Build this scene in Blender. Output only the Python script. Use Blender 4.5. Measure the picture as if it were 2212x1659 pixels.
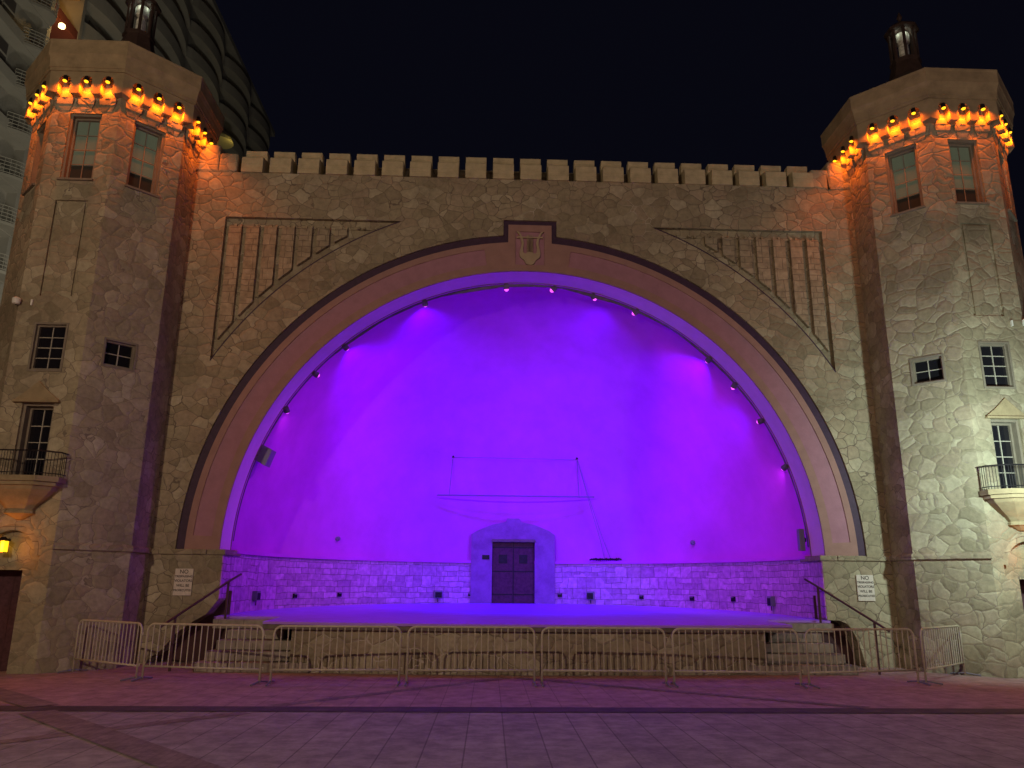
import bpy, bmesh, math, random
from math import sin, cos, pi, radians as R, sqrt, atan2
from mathutils import Vector, Matrix
from mathutils.geometry import tessellate_polygon
random.seed(7)
for o in list(bpy.data.objects): bpy.data.objects.remove(o)
S = bpy.context.scene; COL = S.collection
# ------------------------------------------------------------------ camera
cd = bpy.data.cameras.new('camera'); cam = bpy.data.objects.new('camera', cd); COL.objects.link(cam); S.camera = cam
yaw, pit, rol = R(2.1), R(14.45), R(.5)
fw = Vector((sin(yaw)*cos(pit), cos(yaw)*cos(pit), sin(pit))); r0 = Vector((cos(yaw), -sin(yaw), 0)); u0 = r0.cross(fw)
rr = r0*cos(rol)+u0*sin(rol); uu = u0*cos(rol)-r0*sin(rol)
cam.matrix_world = Matrix(((rr.x, uu.x, -fw.x, 0), (rr.y, uu.y, -fw.y, 0), (rr.z, uu.z, -fw.z, 1.8), (0, 0, 0, 1)))
cd.sensor_width = 36; cd.lens = 1680/2212*36; cd.clip_start = .1; cd.clip_end = 1500
# ------------------------------------------------------------------ world, exposure
w = bpy.data.worlds.new('World'); S.world = w; w.use_nodes = True
bg = w.node_tree.nodes['Background']; bg.inputs[0].default_value = (.24, .25, .56, 1); bg.inputs[1].default_value = .009
S.view_settings.view_transform = 'Standard'; S.view_settings.look = 'None'; S.view_settings.exposure = 0; S.view_settings.gamma = 1
S.cycles.use_denoising = True; S.cycles.max_bounces = 6; S.cycles.diffuse_bounces = 3; S.cycles.sample_clamp_indirect = 3
S.cycles.use_light_tree = True
# ------------------------------------------------------------------ lamps outside the picture, and an added fill
def lamp(name, kind, loc, energy, color, aim=None, size=.2, spot=60, blend=.5, parent=None):
    l = bpy.data.lights.new(name, kind); l.energy = energy; l.color = color
    if kind == 'AREA': l.shape = 'DISK'; l.size = size
    else: l.shadow_soft_size = size
    if kind == 'SPOT': l.spot_size = R(spot); l.spot_blend = blend
    o = bpy.data.objects.new(name, l); COL.objects.link(o); o.location = loc
    if aim is not None: o.rotation_euler = (Vector(aim)-Vector(loc)).to_track_quat('-Z', 'Y').to_euler()
    if parent: o.parent = parent
    return o
lamp('street_light', 'POINT', (-9.5, -7, 8.9), 5000, (1, .76, .49), size=.06)
lamp('street_light', 'POINT', (15, -7, 8.9), 1700, (1, .72, .70), size=.3)
lamp('front_fill', 'AREA', (2, -14, 9), 190, (1, .74, .62), aim=(1, 18, 3), size=9)  # broad unseen fill added to lift the whole front
lamp('glare_light', 'SPOT', (10.55, 13.6, 4.15), 1050, (.74, 1, .88), aim=(12.0, 17, 4.3), size=.12, spot=165, blend=1)
# ------------------------------------------------------------------ materials
def mat(name, col, rough=.85, metal=0, emit=None, es=0, noise=0, nscale=6, bump=0, bscale=40, spec=.3):
    m = bpy.data.materials.new(name); m.use_nodes = True; nt = m.node_tree; N = nt.nodes; L = nt.links; b = N['Principled BSDF']
    b.inputs['Base Color'].default_value = (*col, 1); b.inputs['Roughness'].default_value = rough; b.inputs['Metallic'].default_value = metal
    b.inputs['Specular IOR Level'].default_value = spec
    if emit: b.inputs['Emission Color'].default_value = (*emit, 1); b.inputs['Emission Strength'].default_value = es
    if noise or bump:
        g = N.new('ShaderNodeNewGeometry')
    if noise:
        n = N.new('ShaderNodeTexNoise'); n.inputs['Scale'].default_value = nscale; n.inputs['Detail'].default_value = 6; n.inputs['Roughness'].default_value = .65
        L.new(g.outputs['Position'], n.inputs['Vector'])
        r = N.new('ShaderNodeValToRGB'); r.color_ramp.elements[0].position = .3; r.color_ramp.elements[1].position = .7
        r.color_ramp.elements[0].color = (*[c*(1-noise) for c in col], 1); r.color_ramp.elements[1].color = (*[min(1, c*(1+noise)) for c in col], 1)
        L.new(n.outputs['Fac'], r.inputs[0]); L.new(r.outputs[0], b.inputs['Base Color'])
    if bump:
        n = N.new('ShaderNodeTexNoise'); n.inputs['Scale'].default_value = bscale; n.inputs['Detail'].default_value = 4
        L.new(g.outputs['Position'], n.inputs['Vector']); bm_ = N.new('ShaderNodeBump'); bm_.inputs['Strength'].default_value = bump; bm_.inputs['Distance'].default_value = .02
        L.new(n.outputs['Fac'], bm_.inputs['Height']); L.new(bm_.outputs[0], b.inputs['Normal'])
    return m
def rubble(name, scale=2.0, base=((.28, .232, .16), (.355, .30, .207), (.42, .362, .26), (.335, .265, .19)), mort=(.21, .17, .125), squash=(1, 1, 1.25), warp=.5, light_joints=.35, bump=.6, rand=.9, mw=.035):
    m = bpy.data.materials.new(name); m.use_nodes = True; nt = m.node_tree; N = nt.nodes; L = nt.links; b = N['Principled BSDF']
    b.inputs['Roughness'].default_value = .92; b.inputs['Specular IOR Level'].default_value = .15
    g = N.new('ShaderNodeNewGeometry'); mp = N.new('ShaderNodeMapping'); mp.inputs['Scale'].default_value = squash; L.new(g.outputs['Position'], mp.inputs['Vector'])
    nz = N.new('ShaderNodeTexNoise'); nz.inputs['Scale'].default_value = 1.6; nz.inputs['Detail'].default_value = 3; L.new(mp.outputs[0], nz.inputs['Vector'])
    sb = N.new('ShaderNodeVectorMath'); sb.operation = 'SUBTRACT'; sb.inputs[1].default_value = (.5, .5, .5); L.new(nz.outputs['Color'], sb.inputs[0])
    sc = N.new('ShaderNodeVectorMath'); sc.operation = 'SCALE'; sc.inputs['Scale'].default_value = warp; L.new(sb.outputs[0], sc.inputs[0])
    ad = N.new('ShaderNodeVectorMath'); ad.operation = 'ADD'; L.new(mp.outputs[0], ad.inputs[0]); L.new(sc.outputs[0], ad.inputs[1])
    def vor(feat):
        v = N.new('ShaderNodeTexVoronoi'); v.feature = feat; v.inputs['Scale'].default_value = scale; v.inputs['Randomness'].default_value = rand; L.new(ad.outputs[0], v.inputs['Vector']); return v
    ve = vor('DISTANCE_TO_EDGE'); vc = vor('F1')
    sx = N.new('ShaderNodeSeparateColor'); L.new(vc.outputs['Color'], sx.inputs[0])
    r = N.new('ShaderNodeValToRGB'); e = r.color_ramp.elements; e[0].color = (*base[0], 1); e[0].position = .05; e[1].color = (*base[2], 1); e[1].position = .9
    a = e.new(.4); a.color = (*base[1], 1); a = e.new(.65); a.color = (*base[3], 1); L.new(sx.outputs[0], r.inputs[0])
    fn = N.new('ShaderNodeTexNoise'); fn.inputs['Scale'].default_value = 9; fn.inputs['Detail'].default_value = 8; fn.inputs['Roughness'].default_value = .7; L.new(g.outputs['Position'], fn.inputs['Vector'])
    mr = N.new('ShaderNodeMapRange'); mr.inputs[1].default_value = .25; mr.inputs[2].default_value = .75; mr.inputs[3].default_value = .72; mr.inputs[4].default_value = 1.25; L.new(fn.outputs['Fac'], mr.inputs[0])
    mu = N.new('ShaderNodeVectorMath'); mu.operation = 'MULTIPLY'; L.new(r.outputs[0], mu.inputs[0]); L.new(mr.outputs[0], mu.inputs[1])
    # broad grime
    gn = N.new('ShaderNodeTexNoise'); gn.inputs['Scale'].default_value = .7; gn.inputs['Detail'].default_value = 5; L.new(g.outputs['Position'], gn.inputs['Vector'])
    gr = N.new('ShaderNodeMapRange'); gr.inputs[1].default_value = .3; gr.inputs[2].default_value = .7; gr.inputs[3].default_value = .78; gr.inputs[4].default_value = 1.15; L.new(gn.outputs['Fac'], gr.inputs[0])
    mg = N.new('ShaderNodeVectorMath'); mg.operation = 'MULTIPLY'; L.new(mu.outputs[0], mg.inputs[0]); L.new(gr.outputs[0], mg.inputs[1])
    # mortar: mostly dark, repointed lighter in places, width uneven
    ln = N.new('ShaderNodeTexNoise'); ln.inputs['Scale'].default_value = .55; ln.inputs['Detail'].default_value = 2; L.new(g.outputs['Position'], ln.inputs['Vector'])
    lr = N.new('ShaderNodeValToRGB'); lr.color_ramp.elements[0].position = 1-light_joints-.02; lr.color_ramp.elements[1].position = 1-light_joints+.04
    lr.color_ramp.elements[0].color = (*mort, 1); lr.color_ramp.elements[1].color = (.50, .43, .36, 1); L.new(ln.outputs['Fac'], lr.inputs[0])
    wn = N.new('ShaderNodeMapRange'); wn.inputs[1].default_value = .35; wn.inputs[2].default_value = .7; wn.inputs[3].default_value = mw*.25; wn.inputs[4].default_value = mw; L.new(gn.outputs['Fac'], wn.inputs[0])
    dv = N.new('ShaderNodeMath'); dv.operation = 'DIVIDE'; L.new(ve.outputs['Distance'], dv.inputs[0]); L.new(wn.outputs[0], dv.inputs[1])
    er = N.new('ShaderNodeMapRange'); er.interpolation_type = 'SMOOTHSTEP'; er.inputs[1].default_value = .3; er.inputs[2].default_value = 1; L.new(dv.outputs[0], er.inputs[0])
    mx = N.new('ShaderNodeMix'); mx.data_type = 'RGBA'; L.new(er.outputs[0], mx.inputs['Factor']); L.new(lr.outputs[0], mx.inputs['A']); L.new(mg.outputs[0], mx.inputs['B'])
    L.new(mx.outputs['Result'], b.inputs['Base Color'])
    # relief: rounded stones of different height + roughness
    h1 = N.new('ShaderNodeMapRange'); h1.interpolation_type = 'SMOOTHSTEP'; h1.inputs[1].default_value = 0; h1.inputs[2].default_value = .14; L.new(ve.outputs['Distance'], h1.inputs[0])
    h2 = N.new('ShaderNodeMath'); h2.operation = 'MULTIPLY_ADD'; h2.inputs[1].default_value = .5; L.new(fn.outputs['Fac'], h2.inputs[0]); L.new(h1.outputs[0], h2.inputs[2])
    bn = N.new('ShaderNodeBump'); bn.inputs['Strength'].default_value = bump; bn.inputs['Distance'].default_value = .05; L.new(h2.outputs[0], bn.inputs['Height']); L.new(bn.outputs[0], b.inputs['Normal'])
    return m
def ashlar(name, bw=.42, bh=.16, cols=((.30, .25, .175), (.38, .32, .23)), mort=(.21, .17, .125), msize=.012, cyl=None, bump=.4):
    m = bpy.data.materials.new(name); m.use_nodes = True; nt = m.node_tree; N = nt.nodes; L = nt.links; b = N['Principled BSDF']
    b.inputs['Roughness'].default_value = .9; b.inputs['Specular IOR Level'].default_value = .15
    g = N.new('ShaderNodeNewGeometry'); sp = N.new('ShaderNodeSeparateXYZ'); L.new(g.outputs['Position'], sp.inputs[0]); cb = N.new('ShaderNodeCombineXYZ')
    if cyl:
        dx = N.new('ShaderNodeMath'); dx.operation = 'SUBTRACT'; dx.inputs[1].default_value = cyl[0]; L.new(sp.outputs[0], dx.inputs[0])
        dy = N.new('ShaderNodeMath'); dy.operation = 'SUBTRACT'; dy.inputs[1].default_value = cyl[1]; L.new(sp.outputs[1], dy.inputs[0])
        at = N.new('ShaderNodeMath'); at.operation = 'ARCTAN2'; L.new(dy.outputs[0], at.inputs[0]); L.new(dx.outputs[0], at.inputs[1])
        ml = N.new('ShaderNodeMath'); ml.operation = 'MULTIPLY'; ml.inputs[1].default_value = cyl[2]; L.new(at.outputs[0], ml.inputs[0]); L.new(ml.outputs[0], cb.inputs[0])
    else:
        L.new(sp.outputs[0], cb.inputs[0])
    L.new(sp.outputs[2], cb.inputs[1])
    nz = N.new('ShaderNodeTexNoise'); nz.inputs['Scale'].default_value = 2.5; L.new(g.outputs['Position'], nz.inputs['Vector'])
    sb = N.new('ShaderNodeVectorMath'); sb.operation = 'SUBTRACT'; sb.inputs[1].default_value = (.5, .5, .5); L.new(nz.outputs['Color'], sb.inputs[0])
    sc = N.new('ShaderNodeVectorMath'); sc.operation = 'SCALE'; sc.inputs['Scale'].default_value = .1; L.new(sb.outputs[0], sc.inputs[0])
    ad = N.new('ShaderNodeVectorMath'); ad.operation = 'ADD'; L.new(cb.outputs[0], ad.inputs[0]); L.new(sc.outputs[0], ad.inputs[1])
    def brick(bw, bh, sq, sf):
        k = N.new('ShaderNodeTexBrick'); k.inputs['Color1'].default_value = (*cols[0], 1); k.inputs['Color2'].default_value = (*cols[1], 1); k.inputs['Mortar'].default_value = (*mort, 1)
        k.inputs['Scale'].default_value = 1; k.inputs['Mortar Size'].default_value = msize; k.inputs['Mortar Smooth'].default_value = .4; k.inputs['Brick Width'].default_value = bw; k.inputs['Row Height'].default_value = bh
        k.squash = sq; k.squash_frequency = sf; k.offset = .37; L.new(ad.outputs[0], k.inputs['Vector']); return k
    k1 = brick(bw, bh, .6, 3); k2 = brick(bw*.62, bh*2, 1.5, 2)
    mk = N.new('ShaderNodeTexVoronoi'); mk.inputs['Scale'].default_value = 1.1; mk.distance = 'CHEBYCHEV'; L.new(cb.outputs[0], mk.inputs['Vector'])
    sx = N.new('ShaderNodeSeparateColor'); L.new(mk.outputs['Color'], sx.inputs[0]); gt = N.new('ShaderNodeMath'); gt.operation = 'GREATER_THAN'; gt.inputs[1].default_value = .55; L.new(sx.outputs[0], gt.inputs[0])
    mx = N.new('ShaderNodeMix'); mx.data_type = 'RGBA'; L.new(gt.outputs[0], mx.inputs['Factor']); L.new(k1.outputs[0], mx.inputs['A']); L.new(k2.outputs[0], mx.inputs['B'])
    fn = N.new('ShaderNodeTexNoise'); fn.inputs['Scale'].default_value = 8; fn.inputs['Detail'].default_value = 8; L.new(g.outputs['Position'], fn.inputs['Vector'])
    mr = N.new('ShaderNodeMapRange'); mr.inputs[1].default_value = .25; mr.inputs[2].default_value = .75; mr.inputs[3].default_value = .7; mr.inputs[4].default_value = 1.25; L.new(fn.outputs['Fac'], mr.inputs[0])
    mu = N.new('ShaderNodeVectorMath'); mu.operation = 'MULTIPLY'; L.new(mx.outputs['Result'], mu.inputs[0]); L.new(mr.outputs[0], mu.inputs[1]); L.new(mu.outputs[0], b.inputs['Base Color'])
    bn = N.new('ShaderNodeBump'); bn.inputs['Strength'].default_value = bump; bn.inputs['Distance'].default_value = .03
    h = N.new('ShaderNodeMath'); h.operation = 'MULTIPLY_ADD'; h.inputs[1].default_value = .5; L.new(fn.outputs['Fac'], h.inputs[0]); iv = N.new('ShaderNodeMath'); iv.operation = 'SUBTRACT'; iv.inputs[0].default_value = 1; L.new(k1.outputs['Fac'], iv.inputs[1]); L.new(iv.outputs[0], h.inputs[2])
    L.new(h.outputs[0], bn.inputs['Height']); L.new(bn.outputs[0], b.inputs['Normal'])
    return m
M = dict(
    rubble=rubble('coquina_rubble', scale=3.1, bump=.3, mw=.042, light_joints=.34, mort=(.165, .13, .10), warp=.35), tower=rubble('tower_rubble', scale=3.0, light_joints=.3, bump=.28, warp=.45, mw=.028, mort=(.2, .16, .125)),
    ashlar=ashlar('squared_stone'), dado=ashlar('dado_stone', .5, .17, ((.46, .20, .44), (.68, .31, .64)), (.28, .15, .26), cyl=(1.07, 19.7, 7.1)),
    base=rubble('stage_base_rubble', scale=2.2, light_joints=.5, mw=.05), step=ashlar('step_stone', .6, .2, ((.28, .24, .20), (.4, .34, .29)), (.2, .16, .14)),
    crown=mat('crown_stucco', (.33, .25, .15), noise=.24, nscale=3, bump=.3), merlon=mat('merlon_stucco', (.50, .42, .27), noise=.2, nscale=5, bump=.3),
    border=mat('arch_border_paint', (.35, .20, .18), noise=.10, nscale=4, bump=.15), panel=mat('arch_panel_paint', (.38, .19, .25), noise=.10, nscale=4, bump=.15),
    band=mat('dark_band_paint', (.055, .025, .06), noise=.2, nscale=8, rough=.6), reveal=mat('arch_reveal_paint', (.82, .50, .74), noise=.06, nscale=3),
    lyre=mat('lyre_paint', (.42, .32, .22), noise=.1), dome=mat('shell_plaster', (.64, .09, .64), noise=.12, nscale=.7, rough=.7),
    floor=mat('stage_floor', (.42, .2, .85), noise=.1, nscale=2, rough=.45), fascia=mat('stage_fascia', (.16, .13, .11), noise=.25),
    wood=mat('door_wood', (.085, .035, .045), noise=.3, nscale=12), iron=mat('black_iron', (.02, .017, .02), rough=.5, metal=.3, noise=.3),
    galv=mat('galvanised_steel', (.50, .45, .34), rough=.5, metal=.1, noise=.15, nscale=15), white=mat('white_paint', (.75, .72, .68), noise=.1),
    frame=mat('window_frame_paint', (.23, .19, .15), noise=.15), muntin=mat('muntin_paint', (.42, .38, .32)), glass=mat('dark_glass', (.012, .011, .015), rough=.12, spec=.6),
    rail=mat('dark_rail_paint', (.09, .04, .05), rough=.45, noise=.2), sign=mat('sign_enamel', (.66, .58, .52), rough=.5, noise=.12, nscale=20), ink=mat('sign_ink', (.06, .045, .045)), inkband=mat('sign_band', (.26, .2, .19)),
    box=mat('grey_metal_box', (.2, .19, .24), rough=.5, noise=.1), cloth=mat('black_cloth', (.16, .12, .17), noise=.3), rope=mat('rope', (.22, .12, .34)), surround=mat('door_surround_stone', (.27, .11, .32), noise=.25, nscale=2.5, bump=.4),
    hwall=mat('highrise_render', (.28, .255, .215), noise=.12, nscale=.6), hbal=mat('highrise_balcony', (.29, .262, .215), noise=.12, nscale=.5), hglass=mat('highrise_glass', (.05, .04, .038), rough=.3), hred=mat('highrise_red_wall', (.2, .05, .03)),
    hland=mat('landing_soffit', (.35, .17, .06)), hyel=mat('highrise_awning', (.6, .5, .2)), oglow=mat('sodium_lens', (1, .6, .1), emit=(1, .52, .012), es=2.2), pglow=mat('violet_lens', (.8, .3, .9), emit=(1, .09, .95), es=1.5),
    lglow=mat('lantern_glass', (1, .6, .1), emit=(1, .55, .01), es=1.8), copper=mat('cupola_copper', (.05, .03, .025), rough=.6, noise=.3), milk=mat('cupola_core', (.7, .72, .62), noise=.5, nscale=9),
    blind=mat('window_blind', (.06, .07, .05), emit=(.60, .68, .42), es=.07, noise=.2, nscale=3), stage_shade=mat('stage_shade_maroon', (.08, .035, .04), noise=.2), dimglass=mat('dim_glass', (.045, .045, .04), rough=.3), bulb=mat('bulb_glow', (1, 1, .9), emit=(1, .93, .7), es=3), hlamp=mat('highrise_lamp', (1, 1, .9), emit=(1, .72, .3), es=6))
# ------------------------------------------------------------------ mesh helpers
class MB:
    def __init__(s): s.v = []; s.f = []
    def add(s, vs, fs):
        n = len(s.v); s.v += [tuple(p) for p in vs]; s.f += [tuple(i+n for i in f) for f in fs]; return s
    def box(s, x0, x1, y0, y1, z0, z1):
        return s.add([(x0, y0, z0), (x1, y0, z0), (x1, y1, z0), (x0, y1, z0), (x0, y0, z1), (x1, y0, z1), (x1, y1, z1), (x0, y1, z1)], [(0, 3, 2, 1), (4, 5, 6, 7), (0, 1, 5, 4), (1, 2, 6, 5), (2, 3, 7, 6), (3, 0, 4, 7)])
    def prism(s, poly, f0, f1):                     # poly: 2-D points; f0 / f1 map them to the two ends
        n = len(poly); a = [f0(*p) for p in poly]; b = [f1(*p) for p in poly]
        tri = tessellate_polygon([[Vector((p[0], p[1], 0)) for p in poly]])
        return s.add(a+b, [tuple(t) for t in tri]+[tuple(i+n for i in t[::-1]) for t in tri]+[(i, (i+1) % n, n+(i+1) % n, n+i) for i in range(n)])
    def plate(s, loops, fm, depths):                # front sheet with holes; every hole loop gets side walls to its own depth. fm(u, z, d)
        flat = [p for l in loops for p in l]; tri = tessellate_polygon([[Vector((p[0], p[1], 0)) for p in l] for l in loops])
        s.add([fm(p[0], p[1], 0) for p in flat], [tuple(t) for t in tri])
        for l, d in zip(loops, depths):
            if d:
                n = len(l); s.add([fm(*p, 0) for p in l]+[fm(*p, d) for p in l], [(i, (i+1) % n, n+(i+1) % n, n+i) for i in range(n)])
        return s
    def tube(s, path, r, n=8, close=False):
        P = [Vector(p) for p in path]; m = len(P); rings = []; up = None
        for i, p in enumerate(P):
            if close: t = (P[(i+1) % m]-P[i-1])
            else: t = (P[min(i+1, m-1)]-P[max(i-1, 0)])
            t.normalize()
            if up is None: up = Vector((0, 0, 1)) if abs(t.z) < .9 else Vector((0, 1, 0))
            a = t.cross(up).normalized(); b = a.cross(t).normalized(); up = b
            rad = r[i] if isinstance(r, (list, tuple)) else r
            rings.append([p+(a*cos(2*pi*k/n)+b*sin(2*pi*k/n))*rad for k in range(n)])
        fs = []
        for i in range(m if close else m-1):
            j = (i+1) % m
            fs += [(i*n+k, i*n+(k+1) % n, j*n+(k+1) % n, j*n+k) for k in range(n)]
        if not close: fs += [tuple(range(n))[::-1], tuple((m-1)*n+k for k in range(n))]
        return s.add([q for r_ in rings for q in r_], fs)
    def loft(s, rings, close=False):                # rings of equal length
        n = len(rings[0]); fs = []
        for i in range(len(rings)-1): fs += [(i*n+k, i*n+(k+1) % n, (i+1)*n+(k+1) % n, (i+1)*n+k) for k in range(n)]
        if close: fs += [tuple(range(n))[::-1], tuple((len(rings)-1)*n+k for k in range(n))]
        return s.add([q for r_ in rings for q in r_], fs)
    def lathe(s, c, prof, n=12, ang=0): return s.loft([[(c[0]+r*cos(ang+2*pi*k/n), c[1]+r*sin(ang+2*pi*k/n), c[2]+z) for k in range(n)] for r, z in prof], True)
    def build(s, name, m, parent=None, smooth=False, bevel=0):
        me = bpy.data.meshes.new(name); me.from_pydata(s.v, [], s.f); bm = bmesh.new(); bm.from_mesh(me)
        bmesh.ops.remove_doubles(bm, verts=bm.verts, dist=1e-5); bmesh.ops.recalc_face_normals(bm, faces=bm.faces); bm.to_mesh(me); bm.free()
        me.materials.append(M[m]); o = bpy.data.objects.new(name, me); COL.objects.link(o)
        if smooth: me.shade_smooth()
        if bevel:
            b = o.modifiers.new('bevel', 'BEVEL'); b.width = bevel; b.segments = 2; b.limit_method = 'ANGLE'
        if parent: o.parent = parent
        return o
def thing(name, label, cat, loc=(0, 0, 0), rz=0, group=None):
    o = bpy.data.objects.new(name, None); COL.objects.link(o); o.location = loc; o.rotation_euler.z = rz; o.empty_display_size = .1
    return tag(o, label, cat, group)
def tag(o, label, cat, group=None, kind=None):
    if label: o['label'] = label
    if cat: o['category'] = cat
    if group: o['group'] = group
    if kind: o['kind'] = kind
    return o
def struct(o): o['kind'] = 'structure'; return o
def at(o, p): o.location = p; return o
AX, SZ = 1.07, 2.5            # arch axis and springing height
WY = 18.8                     # plane of the front wall
# ------------------------------------------------------------------ ground
def ground_mat(name, c1, c2, joint=None, jscale=.46, spot=.12, jw=.012, jstr=.35, cross=1.6):
    m = mat(name, c1, rough=.8, noise=0); nt = m.node_tree; N = nt.nodes; L = nt.links; b = N['Principled BSDF']
    g = N.new('ShaderNodeNewGeometry'); n = N.new('ShaderNodeTexNoise'); n.inputs['Scale'].default_value = .8; n.inputs['Detail'].default_value = 9; n.inputs['Roughness'].default_value = .65; L.new(g.outputs['Position'], n.inputs['Vector'])
    r = N.new('ShaderNodeValToRGB'); r.color_ramp.elements[0].position = .3; r.color_ramp.elements[1].position = .72; r.color_ramp.elements[0].color = (*c1, 1); r.color_ramp.elements[1].color = (*c2, 1); L.new(n.outputs['Fac'], r.inputs[0])
    out = r.outputs[0]
    k = N.new('ShaderNodeTexBrick'); k.inputs['Color1'].default_value = (1, 1, 1, 1); k.inputs['Color2'].default_value = (1-spot, 1-spot, 1-spot, 1); k.inputs['Mortar'].default_value = (jstr, jstr, jstr, 1)
    k.inputs['Scale'].default_value = 1; k.inputs['Mortar Size'].default_value = jw; k.inputs['Mortar Smooth'].default_value = .2; k.inputs['Brick Width'].default_value = cross; k.inputs['Row Height'].default_value = jscale
    mp = N.new('ShaderNodeMapping'); mp.inputs['Rotation'].default_value = (0, 0, R(90.6)); mp.inputs['Location'].default_value = (0, joint or 0, 0); L.new(g.outputs['Position'], mp.inputs['Vector']); L.new(mp.outputs[0], k.inputs['Vector'])
    mu = N.new('ShaderNodeVectorMath'); mu.operation = 'MULTIPLY'; L.new(out, mu.inputs[0]); L.new(k.outputs[0], mu.inputs[1])
    st = N.new('ShaderNodeTexNoise'); st.inputs['Scale'].default_value = 3.2; st.inputs['Detail'].default_value = 10; st.inputs['Roughness'].default_value = .75; L.new(g.outputs['Position'], st.inputs['Vector'])
    sm = N.new('ShaderNodeMapRange'); sm.inputs[1].default_value = .36; sm.inputs[2].default_value = .6; sm.inputs[3].default_value = .66; sm.inputs[4].default_value = 1.08; L.new(st.outputs['Fac'], sm.inputs[0])
    m2 = N.new('ShaderNodeVectorMath'); m2.operation = 'MULTIPLY'; L.new(mu.outputs[0], m2.inputs[0]); L.new(sm.outputs[0], m2.inputs[1]); L.new(m2.outputs[0], b.inputs['Base Color'])
    f = N.new('ShaderNodeTexNoise'); f.inputs['Scale'].default_value = 30; f.inputs['Detail'].default_value = 5; L.new(g.outputs['Position'], f.inputs['Vector']); bn = N.new('ShaderNodeBump'); bn.inputs['Strength'].default_value = .35; bn.inputs['Distance'].default_value = .01; L.new(f.outputs['Fac'], bn.inputs['Height']); L.new(bn.outputs[0], b.inputs['Normal'])
    return m
M['concrete'] = ground_mat('stamped_concrete', (.32, .27, .275), (.43, .37, .375), .25, cross=5.5, jw=.009, jstr=.5)
M['redpave'] = ground_mat('red_paving', (.38, .25, .25), (.47, .32, .315), .25, spot=.06, jw=.008, jstr=.6)
M['darkpave'] = ground_mat('dark_paver', (.09, .07, .07), (.14, .11, .10), .1, jscale=.2, cross=.1, jstr=.8)
M['bandpave'] = ground_mat('brown_paver', (.24, .18, .17), (.31, .24, .22), .1, jscale=.1, cross=.2, jstr=.8)
def sheet(name, pts, z, m):
    return struct(MB().add([(x, y, z) for x, y in pts], [tuple(range(len(pts)))]).build(name, m))
sheet('ground', [(-400, -400), (400, -400), (400, 500), (-400, 500)], 0, 'concrete')
sheet('red_pavement', [(-60, 12.42), (60, 12.42), (60, 40), (-60, 40)], .004, 'redpave')
sheet('drain_strip', [(-60, 12.02), (60, 12.14), (60, 12.62), (-60, 12.50)], .009, 'darkpave')
def strip(a, b, w):
    d = (Vector(b)-Vector(a)).normalized(); n = Vector((-d.y, d.x))*w/2; a, b = Vector(a), Vector(b); return [tuple(a-n), tuple(b-n), tuple(b+n), tuple(a+n)]
sheet('paving_band', strip((-12, 3.3), (-3.3, 12.02), .26), .005, 'bandpave')
sheet('paving_band', strip((-3.1, 12.6), (.55, 16.35), .24), .008, 'bandpave')
sheet('paving_band', strip((.75, 16.35), (6.0, 12.6), .24), .012, 'bandpave')
sheet('paving_band', strip((-6.2, 11.98), (2.4, 3.2), .46), .014, 'bandpave')
sheet('paving_band', strip((-10.5, 16.4), (-6.4, 12.5), .46), .016, 'bandpave')
# ------------------------------------------------------------------ the bandshell building
bs = thing('bandshell', 'stone bandshell with a great round arch and a violet lit plaster shell between two towers', 'bandshell', (AX, WY, 0))
class Off:                      # builds meshes in world coordinates under a parent that stands elsewhere
    pass
def bb(mb, name, m, parent=bs, **k):
    o = mb.build(name, m, None, **k); o.parent = parent
    if parent.type == 'EMPTY': o.matrix_parent_inverse = Matrix.Translation(parent.location).inverted()
    return o
def arc(r, a0, a1, n=64, c=(AX, SZ)): return [(c[0]+r*cos(a0+(a1-a0)*i/n), c[1]+r*sin(a0+(a1-a0)*i/n)) for i in range(n+1)]
KX0, KX1, KT = .43, 1.83, 11.12
def key_arc(r, kx0, kx1, kt):                     # semicircle of radius r from left springing to right with the keystone block on top
    aL = math.acos((kx0-AX)/r); aR = math.acos((kx1-AX)/r)
    return arc(r, pi, aL, 60)+[(kx0, kt), (kx1, kt)]+arc(r, aR, 0, 60)
FY = lambda y0: (lambda u, z, d: (u, y0+d, z))
outer = key_arc(8.2, KX0, KX1, KT)
wl, wr = -8.35, 10.5
spL = [(-6.81, 11.02), (-2.22, 11.01)]+[p for p in arc(9.13, math.acos((-2.3-AX)/9.13), math.acos((-6.81-AX)/9.13), 30)][1:]
spR = [(2*AX-x, z) for x, z in spL]
nl = [(-7.5, 0), (-7.46, .11), (-7.24, .25), (-7.15, .34), (-7.05, .48), (-6.95, .61), (-6.84, .71), (-6.68, .82), (-6.53, .93), (-6.27, 1.08), (-6.03, 1.40)]  # lower wall notched to the outline of the shade beside the steps
nr_ = [(8.17, 1.05), (8.45, 1.04), (8.63, .97), (8.73, .84), (8.80, .69), (8.86, .52), (8.92, .33), (8.95, .18), (9.0, 0)]
wall = [(wl, 0)]+nl+[(-6.03, 2.42)]+outer+[(8.17, 2.42)]+nr_+[(wr, 0), (wr, 12.3), (wl, 12.3)]
mb = MB().plate([wall, spL, spR], FY(WY), [1.0, .13, .13])
for sp in (spL, spR): mb.plate([sp], FY(WY+.13), [0])
bb(mb, 'front_wall', 'rubble')
bb(MB().box(-7.6, -5.9, 19.32, 19.36, 0, 1.6), 'shade_recess_back', 'stage_shade'); bb(MB().box(8.1, 9.1, 19.32, 19.36, 0, 1.6), 'shade_recess_back', 'stage_shade')  # dark backs added in the notches, standing in for the stage's cast shade
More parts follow.
